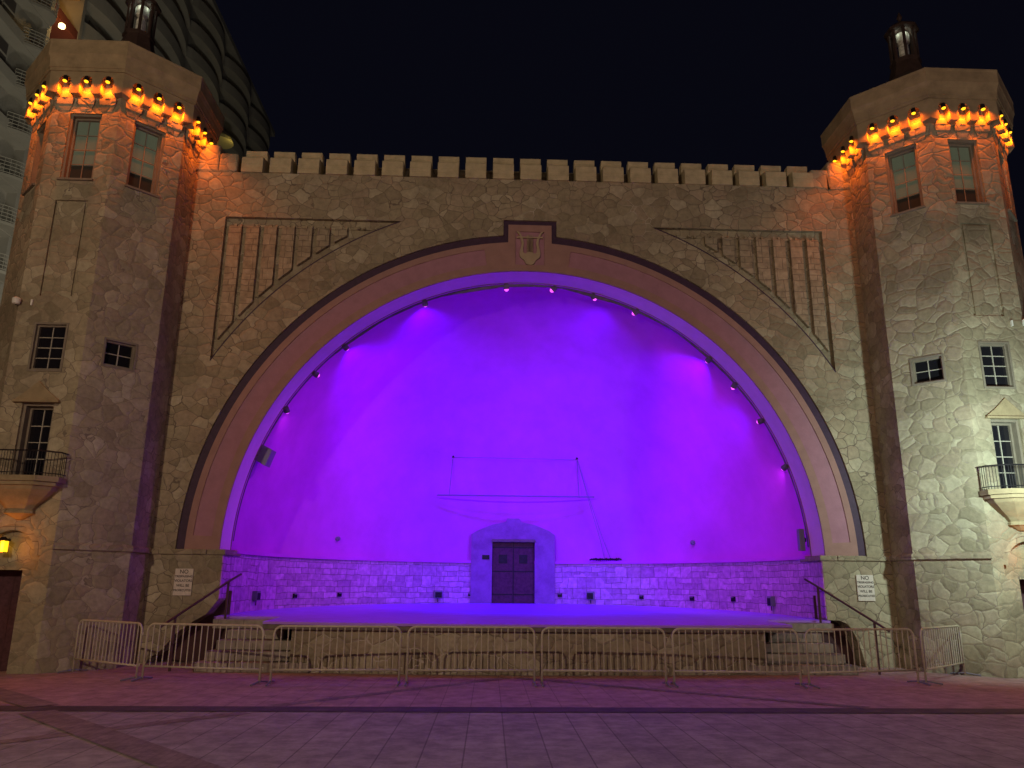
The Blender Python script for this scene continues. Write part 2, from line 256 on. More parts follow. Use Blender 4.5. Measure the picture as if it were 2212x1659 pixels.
# recess floor in squared stone, 3 mm proud of the rough backing
for sg in (1, -1):
    mir = (lambda x: x) if sg == 1 else (lambda x: 2*AX-x)
    sp = spL if sg == 1 else spR; mb = MB()
    i = 0
    for k in range(10):
        x0 = -6.70+.455*k; x1 = x0+.325; zt = 10.76
        def zb(x): return SZ+sqrt(max(0, 9.32**2-(x-AX)**2))+.03
        b0, b1 = zb(x0), zb(x1)
        if b1 > zt-.12: break
        poly = [(mir(x0), b0), (mir(x1), b1), (mir(x1), zt), (mir(x0), zt)]
        mb.prism(poly, lambda u, z: (u, WY+.012, z), lambda u, z: (u, WY+.132, z))
    bb(mb, 'fluted_strips', 'ashlar', bevel=.01)
    mb = MB().box(*sorted((mir(-6.72), mir(-2.95))), WY+.10, WY+.135, 10.77, 10.82)
    for k in range(10):
        x = mir(-6.48+.455*k); mb.box(x-.1, x-.03, WY+.03, WY+.135, 10.765, 10.83); mb.box(x+.05, x+.11, WY+.03, WY+.135, 10.765, 10.83)
    bb(mb, 'bracket_row', 'rubble')
# dark groove round the arch, 5 cm deep
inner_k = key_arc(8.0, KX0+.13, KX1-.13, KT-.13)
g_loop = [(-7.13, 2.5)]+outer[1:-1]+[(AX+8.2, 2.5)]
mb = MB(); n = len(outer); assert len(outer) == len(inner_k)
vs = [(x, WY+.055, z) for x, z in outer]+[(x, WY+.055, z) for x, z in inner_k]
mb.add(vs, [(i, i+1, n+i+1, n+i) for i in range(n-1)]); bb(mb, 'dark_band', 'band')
# archivolt with sunk panels and keystone
ri = 7.19
soff = arc(ri, 0, pi, 96)
body = inner_k+soff[:0]+[(AX+ri, SZ)]+soff[1:]
def sector(r0, r1, a0, a1, n=40): return arc(r1, a0, a1, n)+arc(r0, a1, a0, n)
pL = sector(7.40, 7.84, math.acos((-.02-AX)/7.6), pi-.045); pR = [(2*AX-x, z) for x, z in pL]
tab = [(.75, 9.86), (1.51, 9.86), (1.51, 10.8), (.75, 10.8)]
mb = MB().plate([body, pL, pR, tab], FY(WY+.01), [.05, .028, .028, .035])
bb(mb, 'arch_surround', 'border')
for p in (pL, pR): bb(MB().plate([p], FY(WY+.038), [0]), 'sunk_panel', 'panel')
ks = bb(MB().plate([tab], FY(WY+.045), [0]), 'keystone_tablet', 'panel')
# lyre
lx = lambda x: 1.13+(x-1050)*.00152
lz = lambda y: 10.79-(y-500)*.00158
half = [(1050, 865), (1000, 865), (985, 892), (955, 890), (935, 865), (929, 800), (940, 740), (943, 700), (930, 640), (905, 570), (862, 500), (818, 498), (865, 560), (893, 640), (904, 700), (903, 740), (882, 820), (870, 890), (880, 950), (915, 985), (945, 1000), (965, 1035), (985, 1070), (1020, 1083), (1050, 1095)]
outl = [(lx(x), lz(y)) for x, y in half]+[(lx(2100-x), lz(y)) for x, y in half[::-1][1:-1]]
mb = MB().prism(outl, lambda u, z: (u, WY-.012, z), lambda u, z: (u, WY+.046, z))
mb.box(lx(832), lx(1262), WY-.022, WY+.046, lz(612), lz(592))
for x in (835, 1262): mb.lathe((lx(x), WY+.01, lz(616)), [(.022, 0), (.022, .05)], 8)
for k in range(5): x = 1004+23*k; mb.box(lx(x-4), lx(x+4), WY-.02, WY+.046, lz(868), lz(560))
bb(mb, 'lyre_emblem', 'lyre', parent=bs)
# reveal (soffit), its inner bead, piers below it
mb = MB(); n = 97; A = arc(ri, 0, pi, 96)
mb.loft([[(x, WY+.06, z) for x, z in A], [(x, WY+.82, z) for x, z in A]][::1])
mb.f = [f for f in mb.f if not (max(f)-min(f) > 97*1+96-1 and 0 in f and 96 in f)]
bb(mb, 'arch_reveal', 'reveal', smooth=True)
mb = MB(); A2 = arc(ri+.005, 0, pi, 96); mb.tube([(x, WY+.83, z) for x, z in A2], .022, 6); bb(mb, 'reveal_bead', 'border', smooth=True)
for sg in (-1, 1):
    x0 = AX+sg*7.08; x1 = AX+sg*7.45
    a, b_ = min(x0, x1), max(x0, x1)
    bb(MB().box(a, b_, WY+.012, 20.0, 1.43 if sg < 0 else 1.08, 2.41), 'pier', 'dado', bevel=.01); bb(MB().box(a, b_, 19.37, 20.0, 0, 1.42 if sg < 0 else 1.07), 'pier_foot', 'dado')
    bb(MB().box(min(x0-sg*.05, x1), max(x0-sg*.05, x1), WY-.05, 20.0, 2.412, 2.535), 'pier_cap', 'rubble', bevel=.015)
bb(MB().box(wl+.1, AX-7.46, WY-.06, WY+.3, 2.412, 2.535), 'belt_course', 'rubble', bevel=.02); bb(MB().box(AX+7.46, wr-.2, WY-.06, WY+.3, 2.412, 2.535), 'belt_course', 'rubble', bevel=.02)
# merlons on the parapet
def merlon():
    y0 = WY-.05
    prof = [(y0, 12.3), (y0, 12.42), (y0+.014, 12.425), (y0, 12.435), (y0, 12.54), (y0+.014, 12.545), (y0, 12.555), (y0, 12.72), (y0+.03, 12.75), (y0+.28, 12.80), (y0+.35, 12.82), (y0+.36, 12.90), (y0+.30, 12.97), (y0+.29, 13.08), (y0+.50, 13.08), (y0+.56, 12.98), (y0+.57, 12.86), (y0+.57, 12.3)]
    return prof
prof = merlon()
mm = MB().prism(prof, lambda y, z: (-.28, y, z), lambda y, z: (.28, y, z))
first = None
for k in range(21):
    x = -6.25+k*.74
    if first is None:
        first = bb(mm, 'merlon', 'merlon', bevel=.012); first.location.x = x
    else:
        c = first.copy(); COL.objects.link(c); c.location.x = x
    # location is applied after the parent inverse
bb(MB().box(-6.75, 8.95, WY+.54, WY+.85, 12.3, 12.80).box(-6.75, 8.95, WY+.53, WY+.88, 12.803, 12.85), 'parapet', 'rubble')
# raised pieces where the wall meets the towers
for sg in (-1, 1):
    mb = MB(); xi = AX+sg*7.72; xo = AX+sg*9.0; xm = AX+sg*8.2
    for (a, b_, z) in ((xi, xm, 12.85), (xm, xo, 13.1)): mb.box(min(a, b_), max(a, b_), WY-.02, WY+.9, 12.303, z)
    bb(mb, 'parapet_end_block', 'tower', bevel=.05)
# body behind: sides, back and flat roof
mb = MB().box(-7.7, -7.4, 19.85, 28.2, 0, 11.4).box(9.55, 9.85, 19.85, 28.2, 0, 11.4).box(-7.4, 9.55, 27.9, 28.2, 0, 11.4).box(-7.7, 9.85, 19.85, 28.2, 11.4, 11.55)
bb(mb, 'rear_block', 'crown')
# shell: quarter sphere, ledge, dado
C3 = (AX, 19.64, SZ+.06); RS = 7.2
mb = MB(); nu, nv = 96, 40; rings = []
for j in range(nv+1):
    e = pi/2*j/nv; rings.append([(C3[0]+RS*cos(e)*cos(pi*i/nu), C3[1]+RS*cos(e)*sin(pi*i/nu), C3[2]+RS*sin(e)) for i in range(nu+1)])
n = nu+1
mb.add([q for r_ in rings for q in r_], [(j*n+i, j*n+i+1, (j+1)*n+i+1, (j+1)*n+i) for j in range(nv) for i in range(nu)])
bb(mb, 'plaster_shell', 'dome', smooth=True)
def ringband(r0, r1, z0, z1, c=C3, a0=0, a1=pi, n=96):
    m_ = MB(); secs = []
    for i in range(n+1):
        a = a0+(a1-a0)*i/n; secs.append([(c[0]+r*cos(a), c[1]+r*sin(a), z) for r, z in ((r0, z0), (r1, z0), (r1, z1), (r0, z1))])
    return m_.loft(secs, True)
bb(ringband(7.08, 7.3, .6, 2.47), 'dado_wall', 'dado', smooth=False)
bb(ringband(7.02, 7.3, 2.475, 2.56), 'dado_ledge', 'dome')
# stage: sloping floor with a bowed lip, fascia, rubble base
def lipY(x): return 16.68+.0145*(x-AX)**2
fl = lambda y: 1.0+.0194*(y-16.7)
xs = [AX-5.6+11.2*i/40 for i in range(41)]
loop = [(x, lipY(x)) for x in xs]+[(AX+5.6, 18.7), (AX+7.12, 18.7)]+[(AX+7.12*cos(a), C3[1]+7.12*sin(a)) for a in [pi*i/60 for i in range(61)]]+[(AX-7.12, 18.7), (AX-5.6, 18.7)]
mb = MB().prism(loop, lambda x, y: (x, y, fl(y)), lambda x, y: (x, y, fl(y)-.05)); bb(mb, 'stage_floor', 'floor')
mb = MB().prism([(x, lipY(x)+.03) for x in xs]+[(AX+5.6, 18.5), (AX-5.6, 18.5)], lambda x, y: (x, y, fl(y)-.052), lambda x, y: (x, y, .86)); bb(mb, 'stage_fascia', 'fascia')
xs2 = [AX-5.0+10.0*i/40 for i in range(41)]
mb = MB().prism([(x, lipY(x)+.16) for x in xs2]+[(AX+5.0, 18.6), (AX-5.0, 18.6)], lambda x, y: (x, y, 0), lambda x, y: (x, y, .857)); bb(mb, 'stage_base', 'base')
for sg in (-1, 1):
    mb = MB()
    for k, (xo, xi, y0) in enumerate(((6.92, 4.55, 17.10), (6.80, 4.75, 17.38), (6.68, 5.05, 17.66), (6.56, 5.35, 17.94), (6.98, 5.59, 18.22))):
        a, b_ = AX+sg*xo, AX+sg*xi; z0 = .2*k+.001*k
        mb.box(min(a, b_), max(a, b_), y0, 18.79, z0 if k else 0, .2*(k+1)-.003)
    bb(mb, 'stage_steps', 'step', bevel=.012)
for sg in (-1, 1): bb(ringband(9.12, 9.15, 0, 1, c=(AX, 0), a0=0, a1=0.001, n=1), 'x', 'band') if False else None
for sg in (1, -1):
    P_ = arc(9.13, math.acos((-2.3-AX)/9.13), math.acos((-6.81-AX)/9.13), 40)
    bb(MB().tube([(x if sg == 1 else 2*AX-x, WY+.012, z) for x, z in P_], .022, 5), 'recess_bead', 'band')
# door in the back of the shell
dr = bb(MB().box(.34, 1.80, 26.44, 26.54, 3.17, 3.26), 'door_lintel', 'fascia', bevel=.01)
surr = [(-.34, 1.18), (-.34, 3.42), (-.1, 3.56), (.35, 3.74), (.80, 3.84), (.86, 3.95), (1.26, 3.95), (1.32, 3.84), (1.78, 3.74), (2.24, 3.56), (2.45, 3.42), (2.45, 1.18), (1.78, 1.18), (1.78, 3.2), (.36, 3.2), (.36, 1.18)]
bb(MB().prism(surr, lambda u, z: (u, 26.50, z), lambda u, z: (u, 26.95, z)), 'door_surround', 'surround')
for k in range(2):
    x0 = .365+.705*k; lf = bb(MB().box(x0, x0+.695, 26.62, 26.68, 1.2, 3.17), 'door_leaf', 'wood')
    xc = x0+(.36 if k == 0 else .33)
    bb(MB().box(xc-.14, xc+.14, 26.605, 26.622, 2.48, 2.76), 'door_window', 'iron', parent=lf)
    for z in (1.46, 2.2, 2.98): mb = MB(); mb.box(x0+.01, x0+.68, 26.608, 26.621, z, z+.035); bb(mb, 'iron_strap', 'iron', parent=lf)
bb(MB().box(1.06, 1.085, 26.60, 26.64, 1.2, 3.17), 'door_stile', 'iron')
bb(MB().box(.03, .27, 26.475, 26.5, 2.6, 2.74), 'door_plaque', 'iron')
# ------------------------------------------------------------------ towers
def octo(r): a = r*.41421; return [(-a, -r), (a, -r), (r, -a), (r, a), (a, r), (-a, r), (-r, a), (-r, -a)]
RT = 1.883
def tower(cx, m, side):
    t = thing('tower', f'octagonal stone tower on the {side} of the bandshell, crown ringed with orange lamps', 'tower', (cx, 18.583, 0))
    T = lambda x, y, z: (m*x, y, z)
    def pb(mb, name, mt, parent=t, **k):
        o = mb.build(name, mt, parent, **k); return o
    oc = octo(RT)
    def fmap(i):
        p0 = Vector(oc[i]); p1 = Vector(oc[(i+1) % 8]); d = (p1-p0).normalized(); n_in = -Vector((d.y, -d.x))
        if n_in.dot(-p0) < 0: n_in = -n_in
        return lambda u, z, dd: T(*(p0+d*u+n_in*dd), z)
    rect = lambda u0, u1, z0, z1: [(u0, z0), (u1, z0), (u1, z1), (u0, z1)]
    W = 1.56; H1 = 13.55
    mb = MB(); wins = []
    for i in range(8):
        f = fmap(i); full = rect(0, W, 0, H1); holes = []; deps = []
        if i == 0:
            nic = [(.05, 0), (.05, 2.3)] if False else None
            c = .69; nr = .62
            door = [(c-.45, 0), (c+.32, 0), (c+.32, 2.0)]+[(c+.62, 2.32)]+[(c+nr*cos(a), 2.37+nr*sin(a)) for a in [pi*k/20 for k in range(1, 20)]]+[(c-.6, 2.32), (c-.45, 2.0)]
            full = [(0, 0)]+door+[(W, 0)][:0]+[(0, 0)][:0]
            full = [(0, 0), (c-.45, 0), (c-.45, 2.0), (c-nr, 2.0)]+[(c-nr, 2.3)]+[(c+nr*cos(a), 2.3+nr*sin(a)) for a in [pi-pi*k/20 for k in range(1, 20)]]+[(c+nr, 2.3), (c+nr, 2.0), (c+.33, 2.0), (c+.33, 0), (W, 0), (W, H1), (0, H1)]
            holes = [(.42, 1.17, 10.84, 12.57, .2), (.43, 1.17, 6.2, 7.32, .1), (.45, 1.13, 3.86, 5.5, .28), (.42, 1.16, 7.95, 10.3, .06)]
            nich = full[1:15+13]
            MBn = MB()
        elif i == 1: holes = [(.37, 1.12, 10.86, 12.6, .2), (.39, 1.13, 6.43, 7.1, .1)]
        elif i == 7: holes = [(.42, 1.16, 10.84, 12.57, .2)]
        loops = [full]+[rect(*h[:4]) for h in holes]
        mb.plate(loops, f, [0]+[h[4] for h in holes])
        if i == 0:
            c = .69; nr = .62; z_ = 2.3
            al = [(c-nr, 2.0), (c-nr, z_)]+[(c+nr*cos(a), z_+nr*sin(a)) for a in [pi-pi*k/20 for k in range(1, 20)]]+[(c+nr, z_), (c+nr, 2.0)]
            mb.plate([al], lambda u, z, d: f(u, z, d+.16), [0])
            mb.add([f(u, z, 0) for u, z in al]+[f(u, z, .16) for u, z in al], [(k, (k+1) % len(al), len(al)+(k+1) % len(al), len(al)+k) for k in range(len(al))])
            dl = rect(c-.45, c+.33, 0, 2.0); mb.add([f(u, z, 0) for u, z in dl]+[f(u, z, .45) for u, z in dl], [(0, 3, 7, 4), (1, 2, 6, 5), (3, 2, 6, 7)])
            door_f = f
        for h in holes:
            if h[3]-h[2] > 2.2 and h[4] < .1:
                mb.plate([rect(*h[:4])], lambda u, z, d, f=f: f(u, z, .06), [0])
                mb.plate([rect(h[0]+.07, h[1]-.07, h[2], h[3]-.06)], lambda u, z, d, f=f: f(u, z, .02 if d == 0 else .06), [.05])
            else: wins.append((i, f, h))
        # corners of the pointing
    pb(mb, 'tower_shaft', 'tower')
    # door
    f = door_f; pb(MB().add([f(u, z, .44) for u, z in rect(.24, 1.02, 0, 2.0)], [(0, 1, 2, 3)]).add([f(.62, z, .43) for z in (0, 2)]+[f(.64, z, .43) for z in (2, 0)], [(0, 1, 2, 3)]), 'tower_door', 'wood')
    # arched hood ring round the niche
    c = .69; secs = []
    for k in range(25):
        a = pi*k/24; secs.append([f(c+rr_*cos(a), 2.3+rr_*sin(a), d) for rr_, d in ((.5, .16), (.5, .02), (.62, .02), (.62, .16))])
    pb(MB().loft(secs, True), 'arch_ring', 'ashlar')
    # windows
    for i, f, (a, b, z0, z1, dep) in wins:
        tall = z1-z0 > 1.2; rows = 4 if z1-z0 > 1.0 else 2
        if i == 0 and abs(z0-3.86) < .01: rows = 4
        fr = .10 if tall else .085; fb = MB()
        def bar(u0, u1, za, zb_, d0, d1):
            vs = [f(u, z, d) for d in (d0, d1) for u, z in ((u0, za), (u1, za), (u1, zb_), (u0, zb_))]
            fb.add(vs, [(0, 1, 2, 3), (7, 6, 5, 4), (0, 1, 5, 4), (1, 2, 6, 5), (2, 3, 7, 6), (3, 0, 4, 7)])
        d0, d1 = dep-.05, dep+.02
        pj = -.02 if not tall else dep*.25
        for (u0, u1, za, zb_) in ((a, a+fr*.55, z0, z1), (b-fr*.55, b, z0, z1), (a+fr*.55, b-fr*.55, z0, z0+fr*.55), (a+fr*.55, b-fr*.55, z1-fr*.55, z1)): bar(u0, u1, za, zb_, pj, d1)
        e = fr*.55
        for (u0, u1, za, zb_) in ((a+e, a+fr, z0+e, z1-e), (b-fr, b-e, z0+e, z1-e), (a+fr, b-fr, z0+e, z0+fr), (a+fr, b-fr, z1-fr, z1-e)): bar(u0, u1, za, zb_, d0, d1)
        if z0 > 10: bar(a-.03, b+.03, z0-.05, z0-.001, -.06, dep)
        wn = pb(fb, 'window', 'frame')
        pa = MB().add([f(u, z, dep+.012) for u, z in rect(a+fr, b-fr, z0+fr, z1-fr)], [(0, 1, 2, 3)])
        lit = z0 > 10
        if lit: pb(MB().add([f(u, z, dep+.018) for u, z in rect(a+fr, b-fr, z0+fr, z1-fr)], [(0, 1, 2, 3)]), 'blind', 'blind', parent=wn)
        else: pb(pa, 'pane', 'glass', parent=wn)
        fb = MB(); um = (a+b)/2; h = (z1-z0-2*fr)/rows; hw = .009
        bar(um-hw, um+hw, z0+fr, z1-fr, dep-.012, dep+.01)
        for k in range(1, rows): bar(a+fr, b-fr, z0+fr+h*k-hw, z0+fr+h*k+hw, dep-.010, dep+.008)
        pb(fb, 'muntins', 'muntin' if not lit else 'frame', parent=wn)
        if lit:
            fb = MB(); bar(a+fr, b-fr, z0+fr, z0+fr+h*.95, dep+.013, dep+.016); pb(fb, 'lower_pane', 'dimglass', parent=wn)
    # belt course
    mb = MB(); mb.loft([[T(x, y, z) for x, y in octo(r)] for r, z in ((RT-.1, 2.42), (RT+.06, 2.42), (RT+.06, 2.51), (RT+.02, 2.56), (RT-.1, 2.56))])
    # interrupted by the niche on the front face: drop front quads
    mb.f = [q for q in mb.f if not ({0, 1} <= {v % 8 for v in q} and len({v % 8 for v in q}) == 2)]
    pb(mb, 'belt_course', 'tower', bevel=.015)
    # balcony on the front
    f = fmap(0); c = .80; bk = MB()
    bl = [(c-.82, 0), (c-.82, -.30), (c-.5, -.60), (c+.5, -.60), (c+.82, -.30), (c+.82, 0)]
    bk.prism(bl, lambda u, d: f(u, 3.76, d), lambda u, d: f(u, 3.87, d)); inn = [(c+(u-c)*.93, d*.93) for u, d in bl]
    bk.prism(inn, lambda u, d: f(u, 3.68, d), lambda u, d: f(u, 3.758, d))
    bal = pb(bk, 'balcony', 'crown')
    rb = MB()
    for q, (sx_, dz_) in enumerate(((1, 3.68), (.86, 3.55), (.62, 3.35), (.42, 3.2), (.36, 3.12), (.40, 3.11), (.38, 3.04), (.2, 3.0))): pass
    rb.loft([[f(c+(u-c)*s_, z, min(0, d*s_)) for u, d in bl] for s_, z in ((.86, 3.679), (.80, 3.6), (.62, 3.45), (.42, 3.3), (.33, 3.2), (.36, 3.19), (.36, 3.13), (.30, 3.12), (.1, 3.02))], True)
    pb(rb, 'bracket', 'crown', parent=bal, bevel=.01)
    rl = MB(); pts = [(c-.8, -.02), (c-.8, -.29), (c-.48, -.57), (c+.48, -.57), (c+.8, -.29), (c+.8, -.02)]
    rl.tube([f(u, 4.38, d) for u, d in pts], .016, 6); rl.tube([f(u, 3.93, d) for u, d in pts], .01, 6)
    for (ua, da), (ub, db) in zip(pts, pts[1:]):
        L_ = sqrt((ub-ua)**2+(db-da)**2); nn = max(2, int(L_/.055))
        for k in range(nn): q = k/nn; rl.tube([f(ua+(ub-ua)*q, 3.87, da+(db-da)*q), f(ua+(ub-ua)*q, 4.38, da+(db-da)*q)], .006, 4)
    pb(rl, 'railing', 'iron', parent=bal)
    # moulded drip hood above the balcony door
    hb = MB(); hp = [(c-.5, 5.52), (c+.42, 5.52), (c+.42, 5.57), (c+.22, 5.72), (c-.05, 5.98), (c-.32, 5.72), (c-.5, 5.57)]
    hb.prism(hp, lambda u, z: f(u, z, -.05), lambda u, z: f(u, z, .02)); hb.prism([(c-.53, 5.50), (c+.45, 5.50), (c+.45, 5.55), (c-.53, 5.55)], lambda u, z: f(u, z, -.10), lambda u, z: f(u, z, .02))
    pb(hb, 'door_hood', 'crown', bevel=.01)
    # crown: niche band with arched notches, cornice profile, roof
    e0 = .20; mb = MB()
    oc2 = octo(RT+e0)
    for i in (7, 0, 1, 2, 3, 6):
        p0 = Vector(oc2[i]); p1 = Vector(oc2[(i+1) % 8]); W2 = (p1-p0).length; d = (p1-p0).normalized(); mid = (p0+p1)/2; n_in = -mid.normalized()
        g_ = lambda u, z, dd: T(*(mid+d*u+n_in*dd), z)
        us = (-.5, 0, .5); hw = .14; zt = 13.30; zb0 = 12.98
        out = [(-W2/2, zb0+.06)]
        for u in us:
            out += [(u-hw-.03, zb0), (u-hw, zb0+.03)]+[(u-hw, zt)]+[(u-hw*cos(a), zt+hw*1.15*sin(a)) for a in [pi*k/8 for k in range(1, 8)]]+[(u+hw, zt), (u+hw, zb0+.03), (u+hw+.03, zb0)]
        out += [(W2/2, zb0+.06), (W2/2, 13.56), (-W2/2, 13.56)]
        mb.plate([out], g_, [e0])
        for u in us:
            cups = MB(); shelf = MB()
            # corbel: rough stepped stone below a smooth cup
            for (w0, w1, z0, z1, dd0, dd1) in ((.11, .17, 12.62, 12.78, e0-.01, e0-.045), (.18, .20, 12.78, 12.93, e0-.055, e0-.08)):
                cups.add([g_(u-w0, z0, dd0), g_(u+w0, z0, dd0), g_(u+w1, z1, dd1), g_(u-w1, z1, dd1), g_(u-w0, z0, e0+.02), g_(u+w0, z0, e0+.02), g_(u+w1, z1, e0+.02), g_(u-w1, z1, e0+.02)], [(0, 1, 2, 3), (0, 4, 5, 1), (1, 5, 6, 2), (2, 6, 7, 3), (3, 7, 4, 0)])
            secs = []
            for (z, rad) in ((12.932, .17), (12.97, .165), (13.06, .15), (13.10, .13)):
                secs.append([g_(u+rad*cos(a), z, e0-rad*.55*sin(a)) for a in [pi*k/10 for k in range(11)]])
            shelf.loft(secs, True)
            cb_ = pb(cups, 'corbel', 'tower'); pb(shelf, 'corbel_cup', 'crown', parent=cb_)
            # lamp can with glowing lens, tilted out a little
            lt = MB(); ax_ = Vector(g_(u, 13.0, -.02))-Vector(g_(u, 13.42, .04)); ax_.normalize()
            top = Vector(g_(u, 13.43, .02)); bot = top+ax_*.13
            lt.tube([top-ax_*.02, top, bot], [.035, .052, .056], 12)
            hs = pb(lt, 'floodlight', 'iron'); ln = MB().tube([bot, bot+ax_*.012], [.050, .044], 12); pb(ln, 'lens', 'oglow', parent=hs)
            l = lamp('floodlight_beam', 'SPOT', tuple(bot+ax_*.03+Vector(g_(0, 0, -.03))-Vector(g_(0, 0, 0))), 88, (1, .165, .004), aim=tuple(bot+ax_*1.0+Vector(g_(0, 0, .45))-Vector(g_(0, 0, 0))), size=.05, spot=150, blend=.8, parent=t)
    pb(mb, 'niche_band', 'crown')
    prof = [(.0, 13.561), (.20, 13.561), (.23, 13.565), (.23, 13.64), (.25, 13.65), (.25, 13.72), (.27, 13.86), (.31, 13.97), (.32, 13.98), (.32, 14.28), (.33, 14.30), (.33, 14.35), (.28, 14.38), (-.2, 14.42)]
    pb(MB().loft([[T(x, y, z) for x, y in octo(RT+e)] for e, z in prof]), 'crown', 'crown')
    pb(MB().loft([[T(x, y, z) for x, y in octo(r)] for r, z in ((RT+.2, 14.40), (1.2, 14.7), (.78, 15.0))]), 'roof', 'copper')
    # cupola
    cu = pb(MB().loft([[T(x, y, z) for x, y in octo(r)] for r, z in ((.78, 14.98), (.70, 15.2), (.46, 15.6), (.35, 16.05), (.38, 16.08), (.38, 16.16), (.33, 16.18))], True), 'cupola', 'copper')
    cp = MB()
    for x, y in octo(.31): px, py, _ = T(x, y, 0); cp.lathe((px, py, 16.16), [(.055, 0), (.045, .03), (.045, .9), (.055, .95)], 6)
    pb(cp, 'cupola_posts', 'copper', parent=cu)
    pb(MB().loft([[T(x, y, z) for x, y in octo(r)] for r, z in ((.33, 17.1), (.42, 17.12), (.42, 17.19), (.34, 17.28), (.2, 17.4), (.06, 17.48))], True).lathe((0, 0, 17.5), [(.05, 0), (.03, .06), (.07, .12), (.07, .18), (.01, .34)], 8), 'cupola_cap', 'copper', parent=cu)
    pb(MB().lathe((0, 0, 16.17), [(.14, 0), (.14, .5), (.08, .56), (.18, .62), (.18, .9)], 12), 'cupola_core', 'milk', parent=cu)
    for k in range(3): a = -pi/2+(k-1)*1.1; lamp('cupola_light', 'POINT', (.24*cos(a), .24*sin(a), 17.02), .3, (.9, 1, .78), size=.03, parent=t)
    return t
tl = tower(-9.59, 1, 'left'); tr = tower(11.73, -1, 'right')
# ------------------------------------------------------------------ wall lanterns by the tower doors
for cx, m, side in ((-9.59, 1, 'left'), (11.73, -1, 'right')):
    x = cx+m*-.20
    t = thing('wall_lantern', f'glowing orange box lantern in the arched niche over the {side} tower door', 'lantern', (x, 16.62, 2.34), group='lanterns over the tower doors')
    MB().box(-.09, .09, -.09, .09, .0, .012).box(-.10, .10, -.10, .10, .235, .25).lathe((0, 0, .25), [(.12, 0), (.03, .07)], 4, pi/4).box(-.012, .012, .09, .25, .26, .29).box(-.006, .006, -.095, -.085, .01, .24).build('lantern_cage', 'iron', t)
    MB().box(-.075, .075, -.075, .075, .013, .233).build('lantern_glass', 'lglow', t)
    lamp('lantern_light', 'POINT', (0, -.16, .12), 16, (1, .28, .02), size=.06, parent=t)
# ------------------------------------------------------------------ signs
def sign(cx, side):
    t = thing('warning_sign', f'small pale no trespassing sign on the stone pier at the {side} of the stage', 'sign', (cx, WY-.03, 1.79), group='no trespassing signs')
    MB().box(-.205, .205, -.012, .012, -.3, .3).build('sign_board', 'sign', t, bevel=.003)
    MB().box(-.2, .2, -.016, -.0125, .13, .17).build('sign_stripe', 'inkband', t) if False else None
    for txt, z, sz in (('NO', .19, .125), ('TRESPASSING', .105, .066), ('VIOLATORS', 0.005, .075), ('WILL BE', -.105, .082), ('PROSECUTED', -.205, .066)):
        c = bpy.data.curves.new('letters', 'FONT'); c.body = txt; c.size = sz; c.align_x = 'CENTER'; c.extrude = .001; c.offset = .0015; c.materials.append(M['ink'])
        tmp = bpy.data.objects.new('tmp', c); COL.objects.link(tmp); dg = bpy.context.evaluated_depsgraph_get(); me = bpy.data.meshes.new_from_object(tmp.evaluated_get(dg)); bpy.data.objects.remove(tmp); o = bpy.data.objects.new('lettering', me); COL.objects.link(o); o.parent = t; o.location = (0, -.0145, z); o.rotation_euler = (pi/2, 0, 0)
sign(-6.85, 'left'); sign(9.14, 'right')
# ------------------------------------------------------------------ crowd barriers
def barrier(a, b, label):
    a, b = Vector((*a, 0)), Vector((*b, 0)); L_ = (b-a).length; ang = atan2(b.y-a.y, b.x-a.x); h = L_/2; H = 1.02; r = .14
    t = thing('crowd_barrier', label, 'barrier', tuple((a+b)/2), ang, 'steel crowd barriers in a row before the stage')
    path = [(-h, 0, .02), (-h, 0, H-r)]+[(-h+r-r*cos(q), 0, H-r+r*sin(q)) for q in [pi/2*k/5 for k in range(1, 6)]]+[(h-r+r*sin(q), 0, H-r+r*cos(q)) for q in [pi/2*k/5 for k in range(0, 6)]]+[(h, 0, .02)]
    MB().tube(path, .021, 8).build('frame', 'galv', t, smooth=True)
    MB().tube([(-h+.01, 0, .26), (h-.01, 0, .26)], .019, 8).build('bottom_rail', 'galv', t, smooth=True)
    mb = MB(); n = max(6, int(L_/.122))
    for k in range(1, n): x = -h+L_*k/n; mb.tube([(x, 0, .27), (x, 0, H-.01)], .0115, 5)
    mb.build('bars', 'galv', t)
    for x in (-h, h):
        MB().tube([(x, -.3, .025), (x, 0, .06), (x, .3, .025)], .017, 6).build('foot', 'box', t)
    mb = MB()
    for z in (.3, .86): mb.tube([(h, 0, z), (h+.05, 0, z), (h+.05, 0, z-.05)], .010, 5)
    mb.build('hook', 'galv', t)
    return t
ord_ = ['leftmost crowd barrier, angled back to the left tower', 'second crowd barrier from the left, before the left stage steps', 'third crowd barrier from the left, before the left part of the stage', 'fourth crowd barrier from the left, left of the shell door', 'fourth crowd barrier from the right, right of the shell door', 'third crowd barrier from the right, before the right part of the stage', 'second crowd barrier from the right, before the right stage steps and sign', 'rightmost crowd barrier, angled back to the right tower']
pts = [((-8.22, 17.02), (-6.42, 15.74)), ((-6.30, 15.72), (-3.98, 15.16)), ((-3.78, 15.15), (-1.47, 15.2)), ((-1.33, 15.21), (1.02, 15.24)), ((1.16, 15.24), (3.47, 15.22)), ((3.62, 15.22), (5.97, 15.14)), ((6.12, 15.12), (8.46, 15.62)), ((8.64, 15.68), (10.35, 17.2))]
for (a, b), l in zip(pts, ord_): barrier(a, b, l)
